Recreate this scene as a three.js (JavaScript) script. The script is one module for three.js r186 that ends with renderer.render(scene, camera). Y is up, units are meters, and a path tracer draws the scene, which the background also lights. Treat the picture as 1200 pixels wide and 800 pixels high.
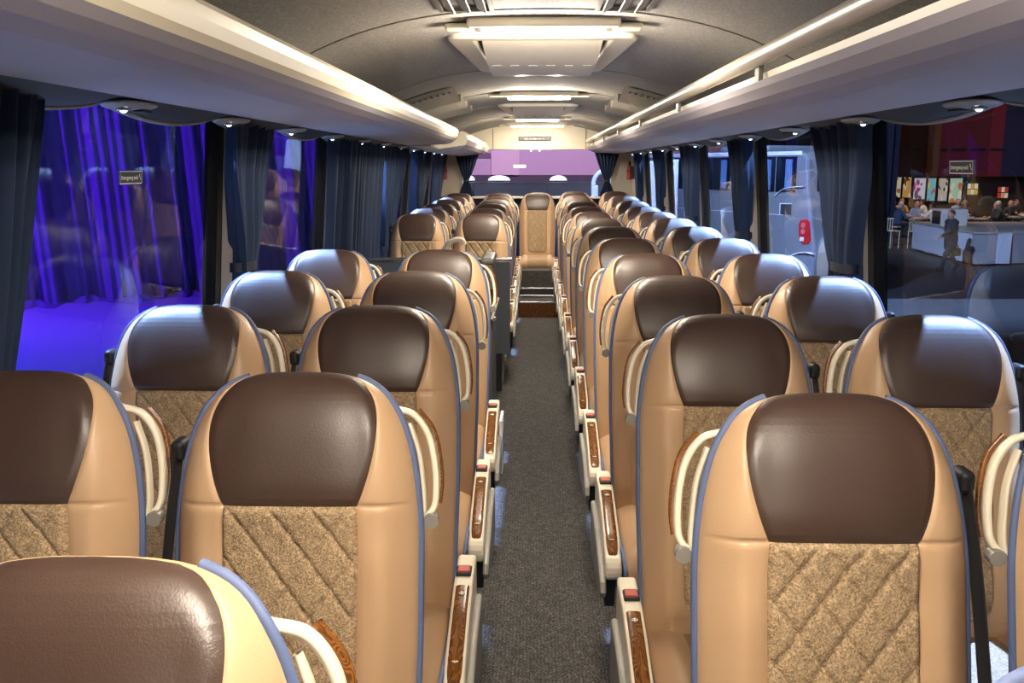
import * as THREE from 'three';
import { RoundedBoxGeometry } from 'three/addons/geometries/RoundedBoxGeometry.js';
import { mergeGeometries } from 'three/addons/utils/BufferGeometryUtils.js';
import { RectAreaLightUniformsLib } from 'three/addons/lights/RectAreaLightUniformsLib.js';
import { MarchingCubes } from 'three/addons/objects/MarchingCubes.js';

// ---------------------------------------------------------------- camera, sky, exposure
const scene = new THREE.Scene();
const camera = new THREE.PerspectiveCamera(2 * Math.atan(400 / 1080) * 180 / Math.PI, 1.5, 0.05, 200);
const PITCH = 10.697 * Math.PI / 180, YAW = 1.355 * Math.PI / 180;
camera.position.set(-0.03, 1.48, 0);
camera.lookAt(-0.03 - Math.sin(YAW) * Math.cos(PITCH), 1.48 - Math.sin(PITCH), -Math.cos(YAW) * Math.cos(PITCH));
scene.add(camera);
scene.background = new THREE.Color().setRGB(0.004, 0.004, 0.007);      // unlit air of the hall
const renderer = new THREE.WebGLRenderer({ antialias: true });
renderer.toneMapping = THREE.LinearToneMapping;
renderer.toneMappingExposure = 1.08;
renderer.shadowMap.enabled = true;
RectAreaLightUniformsLib.init();
const CEILING_LAMP = 175, FLOOD = 4000;                                  // lamp strengths, used by their builders below

// ---------------------------------------------------------------- helpers
let seed = 12345;
const rnd = () => ((seed = (seed * 1664525 + 1013904223) >>> 0) / 4294967296);
const used = new Map();
function numbered(n) { const k = used.get(n) || 0; used.set(n, k + 1); return k ? n + '_' + String(k).padStart(3, '0') : n; }
const lerp = (a, b, t) => a + (b - a) * t;
const sstep = (a, b, x) => { const t = Math.min(1, Math.max(0, (x - a) / (b - a))); return t * t * (3 - 2 * t); };
function merge(gs) {
  if (!Array.isArray(gs)) return gs;
  if (gs.length === 1) return gs[0];
  const l = gs.map(g => { const q = g.index ? g.toNonIndexed() : g; for (const k of Object.keys(q.attributes)) if (!['position', 'normal', 'uv'].includes(k)) q.deleteAttribute(k); return q; });
  return mergeGeometries(l, false);
}
function obj(name, gs, mat, parent) {
  const m = new THREE.Mesh(merge(gs), mat);
  m.castShadow = m.receiveShadow = true;
  m.name = parent ? name : numbered(name);
  (parent || scene).add(m);
  return m;
}
function tag(o, label, category, group) { o.userData.label = label; o.userData.category = category; if (group) o.userData.group = group; return o; }
function thing(name, label, category, pos = [0, 0, 0], turn = 0, group) {
  const o = new THREE.Group(); o.name = numbered(name); o.position.set(...pos); o.rotation.y = turn; scene.add(o);
  return tag(o, label, category, group);
}
function setting(name, parent) { const o = new THREE.Group(); o.name = name; o.userData.kind = 'structure'; scene.add(o); return o; }
function struct(name, gs, mat) { const m = obj(name, gs, mat); m.userData.kind = 'structure'; return m; }
function grid(nu, nv, fn, flip = false) {
  const p = [], uv = [], ix = [];
  for (let j = 0; j <= nv; j++) for (let i = 0; i <= nu; i++) { const r = fn(i / nu, j / nv); p.push(r[0], r[1], r[2]); uv.push(r[3] ?? i / nu, r[4] ?? j / nv); }
  for (let j = 0; j < nv; j++) for (let i = 0; i < nu; i++) {
    const a = j * (nu + 1) + i, b = a + 1, c = a + nu + 1, d = c + 1;
    if (flip) ix.push(a, c, b, b, c, d); else ix.push(a, b, c, b, d, c);
  }
  const g = new THREE.BufferGeometry();
  g.setAttribute('position', new THREE.Float32BufferAttribute(p, 3));
  g.setAttribute('uv', new THREE.Float32BufferAttribute(uv, 2));
  g.setIndex(ix); g.computeVertexNormals();
  return g;
}
function metreUV(g) {                                                     // uv in metres by the way each face points
  const q = g.index ? g.toNonIndexed() : g; const P = q.attributes.position, uv = new Float32Array(P.count * 2);
  const a = new THREE.Vector3(), b = new THREE.Vector3(), c = new THREE.Vector3();
  for (let i = 0; i < P.count; i += 3) {
    a.fromBufferAttribute(P, i); b.fromBufferAttribute(P, i + 1); c.fromBufferAttribute(P, i + 2);
    const n = b.clone().sub(a).cross(c.clone().sub(a)); const x = Math.abs(n.x), y = Math.abs(n.y), z = Math.abs(n.z);
    [a, b, c].forEach((v, k) => { const o = (i + k) * 2; if (y >= x && y >= z) { uv[o] = v.x; uv[o + 1] = v.z; } else if (x >= z) { uv[o] = v.z; uv[o + 1] = v.y; } else { uv[o] = v.x; uv[o + 1] = v.y; } });
  }
  q.setAttribute('uv', new THREE.BufferAttribute(uv, 2));
  return q;
}
function box(w, h, d, x, y, z, r = 0) {
  const g = r ? new RoundedBoxGeometry(w, h, d, 2, r) : new THREE.BoxGeometry(w, h, d);
  g.translate(x, y, z); return metreUV(g);
}
function cyl(r1, r2, h, x, y, z, seg = 16, axis = 'y') {
  const g = new THREE.CylinderGeometry(r1, r2, h, seg);
  if (axis === 'x') g.rotateZ(Math.PI / 2); if (axis === 'z') g.rotateX(Math.PI / 2);
  g.translate(x, y, z); return g;
}
const V = a => new THREE.Vector3(...a);
function tube(pts, r, n = 24, rs = 8) { return new THREE.TubeGeometry(new THREE.CatmullRomCurve3(pts.map(V)), n, r, rs, false); }
function sweep(pts, prof, up, n = 24) {                                   // closed profile [a,b] carried along a smooth path; a lies along side, b along up
  const c = new THREE.CatmullRomCurve3(pts.map(V)), U = V(up).normalize(), m = prof.length;
  return grid(m, n, (u, v) => {
    const P = c.getPoint(v), T = c.getTangent(v), S = new THREE.Vector3().crossVectors(T, U).normalize(), W = new THREE.Vector3().crossVectors(S, T).normalize();
    const q = prof[Math.round(u * m) % m];
    return [P.x + S.x * q[0] + W.x * q[1], P.y + S.y * q[0] + W.y * q[1], P.z + S.z * q[0] + W.z * q[1], u * 0.1, v * 0.5];
  });
}
function ovalProfile(a, b, n = 12, e = 0.7) { const o = []; for (let i = 0; i < n; i++) { const t = i / n * 2 * Math.PI, c = Math.cos(t), s = Math.sin(t); o.push([a * Math.sign(c) * Math.abs(c) ** e, b * Math.sign(s) * Math.abs(s) ** e]); } return o; }
function prism(pts, depth, bevel = 0) {                                   // outline [x,y] extruded to z = 0..depth
  const s = new THREE.Shape(); pts.forEach((p, i) => i ? s.lineTo(p[0], p[1]) : s.moveTo(p[0], p[1]));
  return new THREE.ExtrudeGeometry(s, { depth: depth - 2 * bevel, bevelEnabled: bevel > 0, bevelSize: bevel, bevelThickness: bevel, bevelSegments: 2, bevelOffset: -bevel, curveSegments: 8 }).translate(0, 0, bevel);
}
function alongZ(prof, z0, z1) {                                           // closed section [x,y] carried from z0 back to z1
  const g = prism(prof, Math.abs(z1 - z0)); g.translate(0, 0, Math.min(z0, z1)); return metreUV(g);
}

// ---------------------------------------------------------------- textures
function noiseTex(size, fn, srgb, rep) {
  const d = new Uint8Array(size * size * 4);
  for (let y = 0; y < size; y++) for (let x = 0; x < size; x++) { const c = fn(x, y), o = (y * size + x) * 4; d[o] = c[0]; d[o + 1] = c[1]; d[o + 2] = c[2]; d[o + 3] = 255; }
  const t = new THREE.DataTexture(d, size, size); t.wrapS = t.wrapT = THREE.RepeatWrapping; t.magFilter = THREE.LinearFilter; t.minFilter = THREE.LinearMipmapLinearFilter; t.generateMipmaps = true;
  if (srgb) t.colorSpace = THREE.SRGBColorSpace; t.repeat.set(rep, rep); t.needsUpdate = true; return t;
}
function lattice(n) { const a = new Float32Array(n * n); for (let i = 0; i < n * n; i++) a[i] = rnd(); return (x, y) => { const X = Math.floor(x), Y = Math.floor(y), f = x - X, g = y - Y, s = f * f * (3 - 2 * f), t = g * g * (3 - 2 * g); const A = (i, j) => a[((j % n + n) % n) * n + ((i % n + n) % n)]; return lerp(lerp(A(X, Y), A(X + 1, Y), s), lerp(A(X, Y + 1), A(X + 1, Y + 1), s), t); }; }
const L64 = lattice(64), L16 = lattice(16), L128 = lattice(128);
const leatherBump = noiseTex(256, (x, y) => { const v = 255 * (0.6 * L128(x / 2, y / 2) + 0.4 * L64(x / 4, y / 4)); return [v, v, v]; }, false, 9);
const weave = (x, y) => 0.5 * L128(x / 2, y / 2) + 0.3 * rnd() + 0.2 * L64(x / 4, y / 4);
const quiltMap = noiseTex(256, (x, y) => { const v = weave(x, y); const k = 0.5 + 0.85 * v; return [Math.min(255, 178 * k), Math.min(255, 152 * k), Math.min(255, 118 * k)]; }, true, 5);
const quiltBump = noiseTex(256, (x, y) => { const v = 255 * (0.5 * rnd() + 0.5 * L128(x / 2, y / 2)); return [v, v, v]; }, false, 5);
const carpetMap = noiseTex(512, (x, y) => { const r = rnd(), c = L64(x / 8, y / 8), rib = (x % 4) < 2 ? 1.06 : 0.93; let v = (62 + 62 * (r - 0.5) + 14 * c) * rib; if (rnd() > 0.90) v += 60; return [v * 1.02, v * 0.99, v * 0.96]; }, true, 0.7);
const carpetBump = noiseTex(256, () => { const v = 255 * rnd(); return [v, v, v]; }, false, 2.8);
const woodMap = noiseTex(256, (x, y) => { const g = L16(x / 16, y / 60) * 7; const v = 0.55 + 0.45 * Math.sin(g * 6.28) * 0.5 + 0.25 * (L128(x / 2, y / 9) - 0.5); return [120 * v + 62, 84 * v + 38, 44 * v + 16]; }, true, 4);
const clothBump = noiseTex(128, (x, y) => { const v = ((x + y) % 4 < 2 ? 170 : 90) + 60 * (rnd() - 0.5); return [v, v, v]; }, false, 14);
const feltMap = noiseTex(256, (x, y) => { const v = 205 + 40 * (L64(x / 4, y / 4) - 0.5) + 50 * (rnd() - 0.5); return [v, v, v]; }, true, 3);
const grainBump = noiseTex(256, () => { const v = 255 * rnd(); return [v, v, v]; }, false, 5);

// ---------------------------------------------------------------- materials
const std = (hex, rough = 0.6, o = {}) => new THREE.MeshStandardMaterial({ color: hex, roughness: rough, side: THREE.DoubleSide, ...o });
const M = {
  tan: std('#c2a07c', 0.42, { bumpMap: leatherBump, bumpScale: 0.0002 }),
  brown: new THREE.MeshPhysicalMaterial({ color: '#402e24', roughness: 0.42, ior: 1.6, side: THREE.DoubleSide, bumpMap: leatherBump, bumpScale: 0.0002 }),
  quilt: std('#ffffff', 0.9, { map: quiltMap, bumpMap: quiltBump, bumpScale: 0.0016 }),
  piping: std('#56658a', 0.6),
  cream: std('#e6ddc6', 0.35),
  creamShell: std('#dcd2bb', 0.45),
  grey: std('#8b8880', 0.4),
  dark: std('#1c1c1e', 0.55),
  black: std('#0b0b0c', 0.6),
  strap: std('#121214', 0.7, { bumpMap: clothBump, bumpScale: 0.0005 }),
  red: std('#b23a26', 0.4),
  steel: std('#b9bbbd', 0.25, { metalness: 0.9 }),
  wood: std('#d8d0c8', 0.22, { map: woodMap }),
  carpet: std('#ffffff', 0.95, { map: carpetMap, bumpMap: carpetBump, bumpScale: 0.003 }),
  ceiling: std('#c2bcb0', 0.9, { map: feltMap, bumpMap: grainBump, bumpScale: 0.0006 }),
  seam: std('#a39e92', 0.5),
  rack: std('#a8a2a6', 0.62, { bumpMap: grainBump, bumpScale: 0.0003 }),
  rackCream: std('#e9dfc4', 0.4),
  curtain: std('#1d2f4c', 0.85, { bumpMap: clothBump, bumpScale: 0.0008 }),
  curtainTie: std('#1a2231', 0.8),
  pillar: std('#a79d92', 0.6),
  wall: std('#b3aa9b', 0.7),
  glass: new THREE.MeshPhysicalMaterial({ color: new THREE.Color(0.8, 0.83, 0.86), roughness: 0.0, transmission: 1, thickness: 0, ior: 1.27, side: THREE.DoubleSide }),
  glow: new THREE.MeshStandardMaterial({ color: '#ffffff', emissive: '#fff6ea', emissiveIntensity: 6, roughness: 0.5 }),
  led: new THREE.MeshStandardMaterial({ color: '#ffffff', emissive: '#eaf2ff', emissiveIntensity: 5, roughness: 0.5 }),
  blackFrit: std('#060607', 0.3),
};

// ---------------------------------------------------------------- coach shell
const ZF = 2.6, ZR = -11.25, H = 1.98;
const wallX = y => 1.19 - 0.075 * Math.max(0, (y - 0.72) / 0.96);
struct('floor', [box(2.6, 0.08, ZF - ZR, 0, -0.04, (ZF + ZR) / 2)], M.carpet);
// ceiling: a shallow vault with thickness
const ceilY = x => H - 0.10 * Math.abs(x / 0.75) ** 2.6;
{
  const lo = [], hi = [];
  for (let i = 0; i <= 36; i++) { const x = -1.16 + 2.32 * i / 36; lo.push([x, Math.max(1.7, ceilY(x))]); hi.unshift([x, Math.max(1.7, ceilY(x)) + 0.06]); }
  const c = struct('ceiling', [alongZ([...lo, ...hi], ZF, ZR)], M.ceiling);
  for (const z of [-1.6, -3.1, -4.9, -6.35, -7.6, -9.1]) obj('seam', [tube(Array.from({ length: 25 }, (_, i) => { const x = -0.95 + 1.9 * i / 24; return [x, Math.max(1.7, ceilY(x)) - 0.001, z - 0.25 * (x * x)]; }), 0.0035, 48, 6)], M.seam, c);
}
for (const sd of [-1, 1]) {
  const w = setting(sd < 0 ? 'wall_left' : 'wall_right');
  const sec = (y0, y1, t) => { const a = [[sd * wallX(y0), y0], [sd * wallX(y1), y1], [sd * (wallX(y1) + t), y1], [sd * (wallX(y0) + t), y0]]; return a; };
  obj('lower_panel', [alongZ(sec(-0.05, 0.74, 0.07), ZF, ZR)], M.wall, w);
  obj('upper_panel', [alongZ([...sec(1.70, 2.05, 0.07)], ZF, ZR)], M.wall, w);
  obj('rear_panel', [alongZ(sec(0.70, 1.72, 0.06), -10.35, ZR)], M.wall, w);
  obj('front_panel', [alongZ(sec(0.70, 1.72, 0.06), ZF, 0.9)], M.wall, w);
  obj('window_ledge', [alongZ([[sd * 1.19, 0.73], [sd * 1.13, 0.73], [sd * 1.125, 0.755], [sd * 1.19, 0.765]], ZF, ZR)], M.grey, w);
}
const PILLARS = [-0.1, -1.68, -3.36, -5.02, -6.68, -8.34, -10.0];
let trimN = 0, winN = 0;
for (const sd of [-1, 1]) PILLARS.forEach((z, i) => {
  const t = setting('trim_' + (++trimN));
  const q = (x, y) => [sd * x, y];
  obj('pillar_cover', [alongZ([q(wallX(0.74) - 0.03, 0.74), q(wallX(1.7) - 0.03, 1.7), q(wallX(1.7) + 0.01, 1.7), q(wallX(0.74) + 0.01, 0.74)], z + 0.035, z - 0.045)], M.pillar, t);
  obj('glazing_edge', [alongZ([q(wallX(0.74) + 0.012, 0.74), q(wallX(1.7) + 0.012, 1.7), q(wallX(1.7) + 0.06, 1.7), q(wallX(0.74) + 0.06, 0.74)], z + 0.085, z - 0.085)], M.blackFrit, t);
  const z0 = i ? PILLARS[i - 1] : 0.9, wn = setting('window_' + (++winN));
  if (z0 - z < 0.3) return;
  const pane = obj('pane', [grid(1, 1, (u, v) => { const y = 0.72 + v; return [sd * (wallX(y) + 0.03), y, lerp(z0 - 0.08, z + 0.08, u)]; })], M.glass, wn);
});
{ // rear wall, rear window and destination display
  const w = setting('wall_rear');
  obj('lower_panel', [box(2.4, 1.2, 0.06, 0, 0.53, ZR - 0.03)], std('#20263a', 0.7), w);
  obj('window_shelf', [box(2.1, 0.025, 0.16, 0, 1.125, ZR + 0.06, 0.008)], M.cream, w);
  for (const s of [-1, 1]) obj('side_panel', [box(0.34, 0.9, 0.06, s * 1.06, 1.5, ZR - 0.03)], M.wall, w);
  obj('upper_panel', [box(2.4, 0.36, 0.08, 0, 1.865, ZR + 0.02, 0.01)], M.creamShell, w);
  for (const s of [-1, 1]) obj('panel_joint', [box(0.008, 0.24, 0.01, s * 0.55 + 0.03, 1.81, ZR + 0.062)], M.grey, w);
  const wn = setting('window_' + (++winN));
  obj('pane', [grid(1, 1, (u, v) => [lerp(-0.92, 0.92, u), lerp(1.1, 1.72, v), ZR - 0.03])], M.glass, wn);
}
struct('wall_front', [box(2.5, 2.1, 0.06, 0, 1.0, ZF + 0.03)], std('#3a3a3d', 0.6));
// rear steps up to the bench
{
  const s = setting('floor_step');
  obj('wooden_riser', [box(0.46, 0.145, 0.03, 0, 0.0725, -9.145)], M.wood, s);
  obj('nosing', [box(0.47, 0.02, 0.06, 0, 0.15, -9.16, 0.004)], M.steel, s);
  obj('tread', [box(0.46, 0.145, 0.44, 0, 0.072, -9.38)], M.carpet, s);
  obj('tread_edge', [box(0.46, 0.018, 0.05, 0, 0.162, -9.56, 0.004)], M.steel, s);
  obj('upper_riser', [box(0.46, 0.42, 0.9, 0, 0.21, -10.06)], M.carpet, s);
  obj('upper_nosing', [box(0.46, 0.015, 0.02, 0, 0.235, -9.60, 0.004)], M.steel, s);
}
// raised seat podiums that climb slowly towards the rear
const riseR = z => Math.max(0, Math.min(0.07, (-z - 4.3) * 0.0035 + Math.max(0, (-z - 7.9) * 0.022)));
const riseL = z => Math.max(0, Math.min(0.05, (-z - 6.5) * 0.0105));
for (const [n, rise, sd] of [['left', riseL, -1], ['right', riseR, 1]]) {
  const pts = [[0, -0.01]]; for (let k = 0; k <= 20; k++) pts.push([4.2 + 7.0 * k / 20, rise(-(4.2 + 7.0 * k / 20)) + 0.004]); pts.push([11.2, -0.01]);
  const g = prism(pts.slice(1), 0.95); g.rotateY(Math.PI / 2); g.translate(sd < 0 ? -1.17 : 0.22, 0, 0);
  struct('floor_' + n, [metreUV(g)], M.carpet);
}

// ---------------------------------------------------------------- luggage racks
function rackLeft(z0, z1, label) {
  const t = thing('luggage_rack', label, 'luggage rack');
  const s = (a) => a.map(p => [-p[0], p[1]]);
  obj('shelf', [alongZ(s([[0.985, 1.646], [0.97, 1.640], [0.70, 1.650], [0.655, 1.662], [0.655, 1.675], [0.70, 1.664], [0.97, 1.655], [0.985, 1.655]]), z0, z1)], M.rack, t);
  obj('front_panel', [alongZ(s([[0.655, 1.662], [0.625, 1.676], [0.607, 1.690], [0.618, 1.694], [0.64, 1.685], [0.658, 1.675]]), z0, z1)], M.rack, t);
  obj('front_strip', [alongZ(s([[0.607, 1.690], [0.596, 1.705], [0.590, 1.728], [0.592, 1.750], [0.600, 1.762], [0.612, 1.760], [0.612, 1.72], [0.618, 1.694]]), z0, z1)], M.rackCream, t);
  return t;
}
{
  const t = rackLeft(2.3, -7.0, 'long closed luggage rack with cream front strip on the stage curtain side');
  obj('end_cap', [prism([[-1.10, 1.642], [-0.70, 1.648], [-0.65, 1.66], [-0.604, 1.69], [-0.587, 1.725], [-0.592, 1.764], [-0.66, 1.76], [-1.10, 1.8]], 0.015).translate(0, 0, -7.012)], M.dark, t);
  const r = thing('luggage_rack', 'short stepped rear rack with cream end face on the stage curtain side', 'luggage rack');
  obj('end_face', [metreUV(prism([[-0.965, 1.635], [-0.90, 1.61], [-0.585, 1.655], [-0.565, 1.70], [-0.60, 1.765], [-0.965, 1.72]], 0.05).translate(0, 0, -7.60))], M.rackCream, r);
  obj('body', [alongZ([[-0.965, 1.635], [-0.92, 1.61], [-0.62, 1.635], [-0.585, 1.66], [-0.60, 1.68], [-0.965, 1.70]], -7.60, -11.15)], M.rack, r);
  obj('front_strip', [alongZ([[-0.585, 1.66], [-0.566, 1.70], [-0.598, 1.765], [-0.62, 1.76], [-0.60, 1.70], [-0.61, 1.67]], -7.60, -11.15)], M.rackCream, r);
  obj('link_panel', [alongZ([[-0.965, 1.635], [-0.80, 1.63], [-0.80, 1.66], [-0.965, 1.68]], -7.0, -7.6)], M.rackCream, r);
  // right rack with open side, brackets and hand rail
  const q = thing('luggage_rack', 'open luggage rack with chrome handrail on the parked coach side', 'luggage rack');
  obj('shelf', [alongZ([[0.985, 1.646], [0.97, 1.640], [0.70, 1.650], [0.655, 1.662], [0.655, 1.675], [0.70, 1.664], [0.97, 1.655], [0.985, 1.655]], 2.3, -11.15)], M.rack, q);
  obj('front_lip', [alongZ([[0.655, 1.662], [0.625, 1.676], [0.600, 1.698], [0.592, 1.714], [0.600, 1.718], [0.62, 1.700], [0.658, 1.675]], 2.3, -11.15)], M.rack, q);
  obj('back_lining', [alongZ([[0.635, 1.69], [0.625, 1.745], [0.632, 1.748], [0.655, 1.70], [0.66, 1.675]], 2.3, -11.15)], M.rackCream, q);
  for (let k = 0; k < 9; k++) obj('bracket', [box(0.014, 0.075, 0.05, 0.612, 1.735, 1.2 - 1.5 * k - 0.95, 0.004)], M.grey, q);
  obj('handrail', [cyl(0.024, 0.024, 13.4, 0.60, 1.784, (2.3 - 11.15) / 2, 20, 'z')], std('#d8d0c0', 0.3, { metalness: 0.25 }), q);
}
// service panels under the racks, one to each seat row
function servicePanel(sd, z, len, label) {
  const t = thing('reading_light_unit', label, 'reading light', [0, 0, z], 0, 'service panels under the racks');
  const yb = v => 1.645 - 0.036 * Math.sin(Math.PI * v) ** 0.8;
  obj('housing', [grid(8, 16, (u, v) => { const x = lerp(0.975, 1.115, u); return [sd * x, lerp(1.656, yb(v), Math.sin(u * Math.PI / 2) ** 1.4), -len * v]; }), grid(4, 16, (u, v) => [sd * lerp(1.115, 1.15, u), lerp(yb(v), 1.70, u), -len * v])], M.dark, t);
  obj('lip', [sweep(Array.from({ length: 13 }, (_, i) => [sd * 1.112, yb(i / 12) - 0.002, -len * i / 12]), ovalProfile(0.012, 0.006), [0, 1, 0], 24)], M.grey, t);
  const pl = obj('lamp_plate', [new THREE.SphereGeometry(1, 20, 12).scale(0.05, 0.012, 0.13).rotateZ(-sd * 0.12).translate(sd * 1.05, 1.634, -0.02)], M.grey, t);
  obj('lamp_ring', [new THREE.TorusGeometry(0.014, 0.004, 8, 18).rotateX(Math.PI / 2).translate(sd * 1.045, 1.621, 0.03)], M.steel, pl);
  obj('reading_lamp', [new THREE.SphereGeometry(0.010, 12, 8).translate(sd * 1.045, 1.622, 0.03)], M.led, t);
  obj('air_vent', [box(0.05, 0.006, 0.07, sd * 1.055, 1.622, -0.075, 0.002)], M.black, t);
  return t;
}
const LSIDE = 'stage curtain side', RSIDE = 'parked coach side';
const ord = ['', 'first', 'second', 'third', 'fourth', 'fifth', 'sixth', 'seventh', 'eighth', 'ninth', 'tenth', 'eleventh', 'twelfth', 'thirteenth', 'fourteenth'];
for (const sd of [-1, 1]) for (let k = 0; k < 13; k++) {
  const z = -0.75 - k * 0.8;
  servicePanel(sd, z, 0.8, `dark scalloped service panel with reading lamp, ${ord[13 - k]} from the rear window, ${sd < 0 ? LSIDE : RSIDE}`);
}

// ---------------------------------------------------------------- ceiling lamps, hatches, vents
function ceilingLamp(z, w, label, k = 1) {
  const t = thing('ceiling_lamp', label, 'lamp', [0, 0, z]);
  obj('housing', [box(w + 0.10, 0.035, 0.13, 0, H - 0.02, 0, 0.012)], M.cream, t);
  obj('wing', [box(w + 0.26, 0.022, 0.07, 0, H - 0.026, -0.02, 0.010)], M.cream, t);
  obj('diffuser', [box(w, 0.02, 0.075, 0, H - 0.044, 0.0, 0.008)], M.glow, t);
  const l = new THREE.RectAreaLight('#fff1dd', CEILING_LAMP * k, w, 0.075); l.position.set(0, H - 0.0565, 0); l.rotation.x = -Math.PI / 2; l.castShadow = true; t.add(l);
  for (const s of [-1, 1]) { const p = new THREE.PointLight('#fff1dd', CEILING_LAMP * 0.006 * k, 0, 2); p.position.set(s * w * 0.28, H - 0.085, 0); p.castShadow = true; t.add(p); }
}
ceilingLamp(1.6, 0.42, 'white ceiling lamp above the front of the coach aisle');
ceilingLamp(-0.6, 0.42, 'white ceiling lamp above the first seat rows');
ceilingLamp(-3.30, 0.42, 'white ceiling lamp just ahead of the large cream roof hatch');
ceilingLamp(-6.35, 0.42, 'white ceiling lamp between the two roof hatches');
ceilingLamp(-9.35, 0.42, 'white ceiling lamp just behind the small roof hatch');
ceilingLamp(-10.75, 0.60, 'wide white ceiling lamp above the rear bench', 0.3);
function hatch(z, w, len, label) {
  const t = thing('roof_hatch', label, 'hatch', [0, H, z]);
  const sh = (a, l, c) => { const s = new THREE.Shape(); s.moveTo(-a + c, -l); s.lineTo(a - c, -l); s.quadraticCurveTo(a, -l, a, -l + c); s.lineTo(a * 0.84, l - c); s.quadraticCurveTo(a * 0.82, l, a * 0.82 - c, l); s.lineTo(-a * 0.82 + c, l); s.quadraticCurveTo(-a * 0.82, l, -a * 0.84, l - c); s.lineTo(-a, -l + c); s.quadraticCurveTo(-a, -l, -a + c, -l); return s; };
  const o = sh(w / 2, len / 2, 0.08);
  const hl = [[-w * 0.385, -len * 0.455], [w * 0.385, -len * 0.455], [w * 0.345, len * 0.46], [-w * 0.345, len * 0.46]];
  o.holes.push(new THREE.Path(hl.map(p => new THREE.Vector2(...p))));
  const g = new THREE.ExtrudeGeometry(o, { depth: 0.006, bevelEnabled: true, bevelSize: 0.012, bevelThickness: 0.012, bevelSegments: 3, curveSegments: 10 });
  g.rotateX(-Math.PI / 2); g.translate(0, -0.018, 0);                    // shape y -> -z, depth -> +y
  obj('frame', [g], M.cream, t);
  obj('recess', [box(w * 0.76, 0.01, len * 0.96, 0, -0.004, 0)], M.dark, t);
  const ww = w * 0.315;
  obj('flap', [grid(16, 20, (u, v) => { const a = v * Math.PI; return [lerp(-ww, ww, u) * lerp(1.07, 0.96, v), -0.005 - 0.105 * Math.sin(a) ** 0.7 * lerp(0.6, 1, v), lerp(len * 0.385, -len * 0.42, v)]; })], M.cream, t);
  for (const s of [-1, 1]) obj('flap_end', [grid(6, 20, (u, v) => { const a = v * Math.PI; return [s * ww * lerp(1.07, 0.96, v), -0.004 - u * (0.001 + 0.105 * Math.sin(a) ** 0.7 * lerp(0.6, 1, v)), lerp(len * 0.385, -len * 0.42, v)]; })], M.cream, t);
  for (let k = 0; k < 6; k++) obj('slot', [box(0.035, 0.003, 0.006, -ww * 0.85 + k * ww * 0.34, -0.0835, len * 0.17)], M.grey, t);
}
hatch(-4.2, 0.70, 1.25, 'large cream roof hatch with rounded flap in the ceiling');
hatch(-8.1, 0.62, 1.2, 'small cream roof hatch towards the rear of the ceiling');
for (const sd of [-1, 1]) {
  const side = sd < 0 ? LSIDE : RSIDE;
  const a = thing('ceiling_vent', `long louvred ceiling vent ahead of the large roof hatch, ${side}`, 'vent', [sd * 0.245, 0, -2.6]);
  const y = H - 0.012;
  obj('frame', [box(0.17, 0.014, 0.014, 0, y, 0.44), box(0.17, 0.014, 0.014, 0, y, -0.44), box(0.014, 0.014, 0.88, 0.08, y, 0), box(0.014, 0.014, 0.88, -0.08, y, 0)], M.grey, a);
  obj('backing', [box(0.16, 0.004, 0.88, 0, y + 0.008, 0)], M.dark, a);
  for (let k = 0; k < 3; k++) { const g = new THREE.BoxGeometry(0.034, 0.004, 0.86); g.rotateZ(sd * 0.5); g.translate(-0.05 + 0.05 * k, y - 0.006, 0); obj('louvre', [g], M.seam, a); }
  const b = thing('ceiling_vent', `stepped three-blade air vent in the ceiling, ${side}`, 'vent', [0, 0, -6.3]);
  for (let k = 0; k < 3; k++) {
    const z0 = 0.75 - 0.55 * k;
    const blade = obj('louvre', [grid(14, 6, (u, v) => { const x = lerp(0.50, 0.86, u); return [sd * x, ceilY(x) - 0.006 - 0.05 * v ** 1.5, z0 - 0.5 * v]; }), grid(14, 2, (u, v) => { const x = lerp(0.50, 0.86, u); return [sd * x, ceilY(x) - 0.056 + 0.05 * v, z0 - 0.5]; })], M.seam, b);
    const teeth = []; for (let i = 0; i < 9; i++) { const x = 0.54 + i * 0.035; teeth.push(box(0.014, 0.004, 0.07, sd * x, ceilY(x) - 0.020, z0 - 0.16)); }
    obj('slits', teeth, M.dark, blade);
  }
}

// ---------------------------------------------------------------- seats
const REC = 13 * Math.PI / 180, LB = 0.785, S1 = 0.572;
const halfW = s => s < 0.5 ? lerp(0.19, 0.2, Math.min(1, s / 0.35)) : 0.2 * (1 - 0.09 * sstep(0.5, 0.76, s)) * Math.max(0, 1 - ((s - 0.5) / (LB - 0.5)) ** 4.2) ** (1 / 3);
const BY = 1.15 - LB * Math.cos(REC) - 0.005, BZ = LB * Math.sin(REC) - 0.02;   // foot of the backrest; the head ends near z = 0
const backPt = (x, s, t) => [x, BY + s * Math.cos(REC) + t * Math.sin(REC), BZ - s * Math.sin(REC) + t * Math.cos(REC)];
const aH = s => Math.min(1, lerp(0.54, 0.93, (Math.max(0, s - S1) / (LB - S1)) ** 0.85) + 0.06 * sstep(LB - 0.03, LB, s));
const aQ = s => s <= 0.10 ? 0 : 0.54 * (s >= 0.17 ? 1 : (1 - ((0.17 - s) / 0.07) ** 4) ** 0.25);
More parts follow.
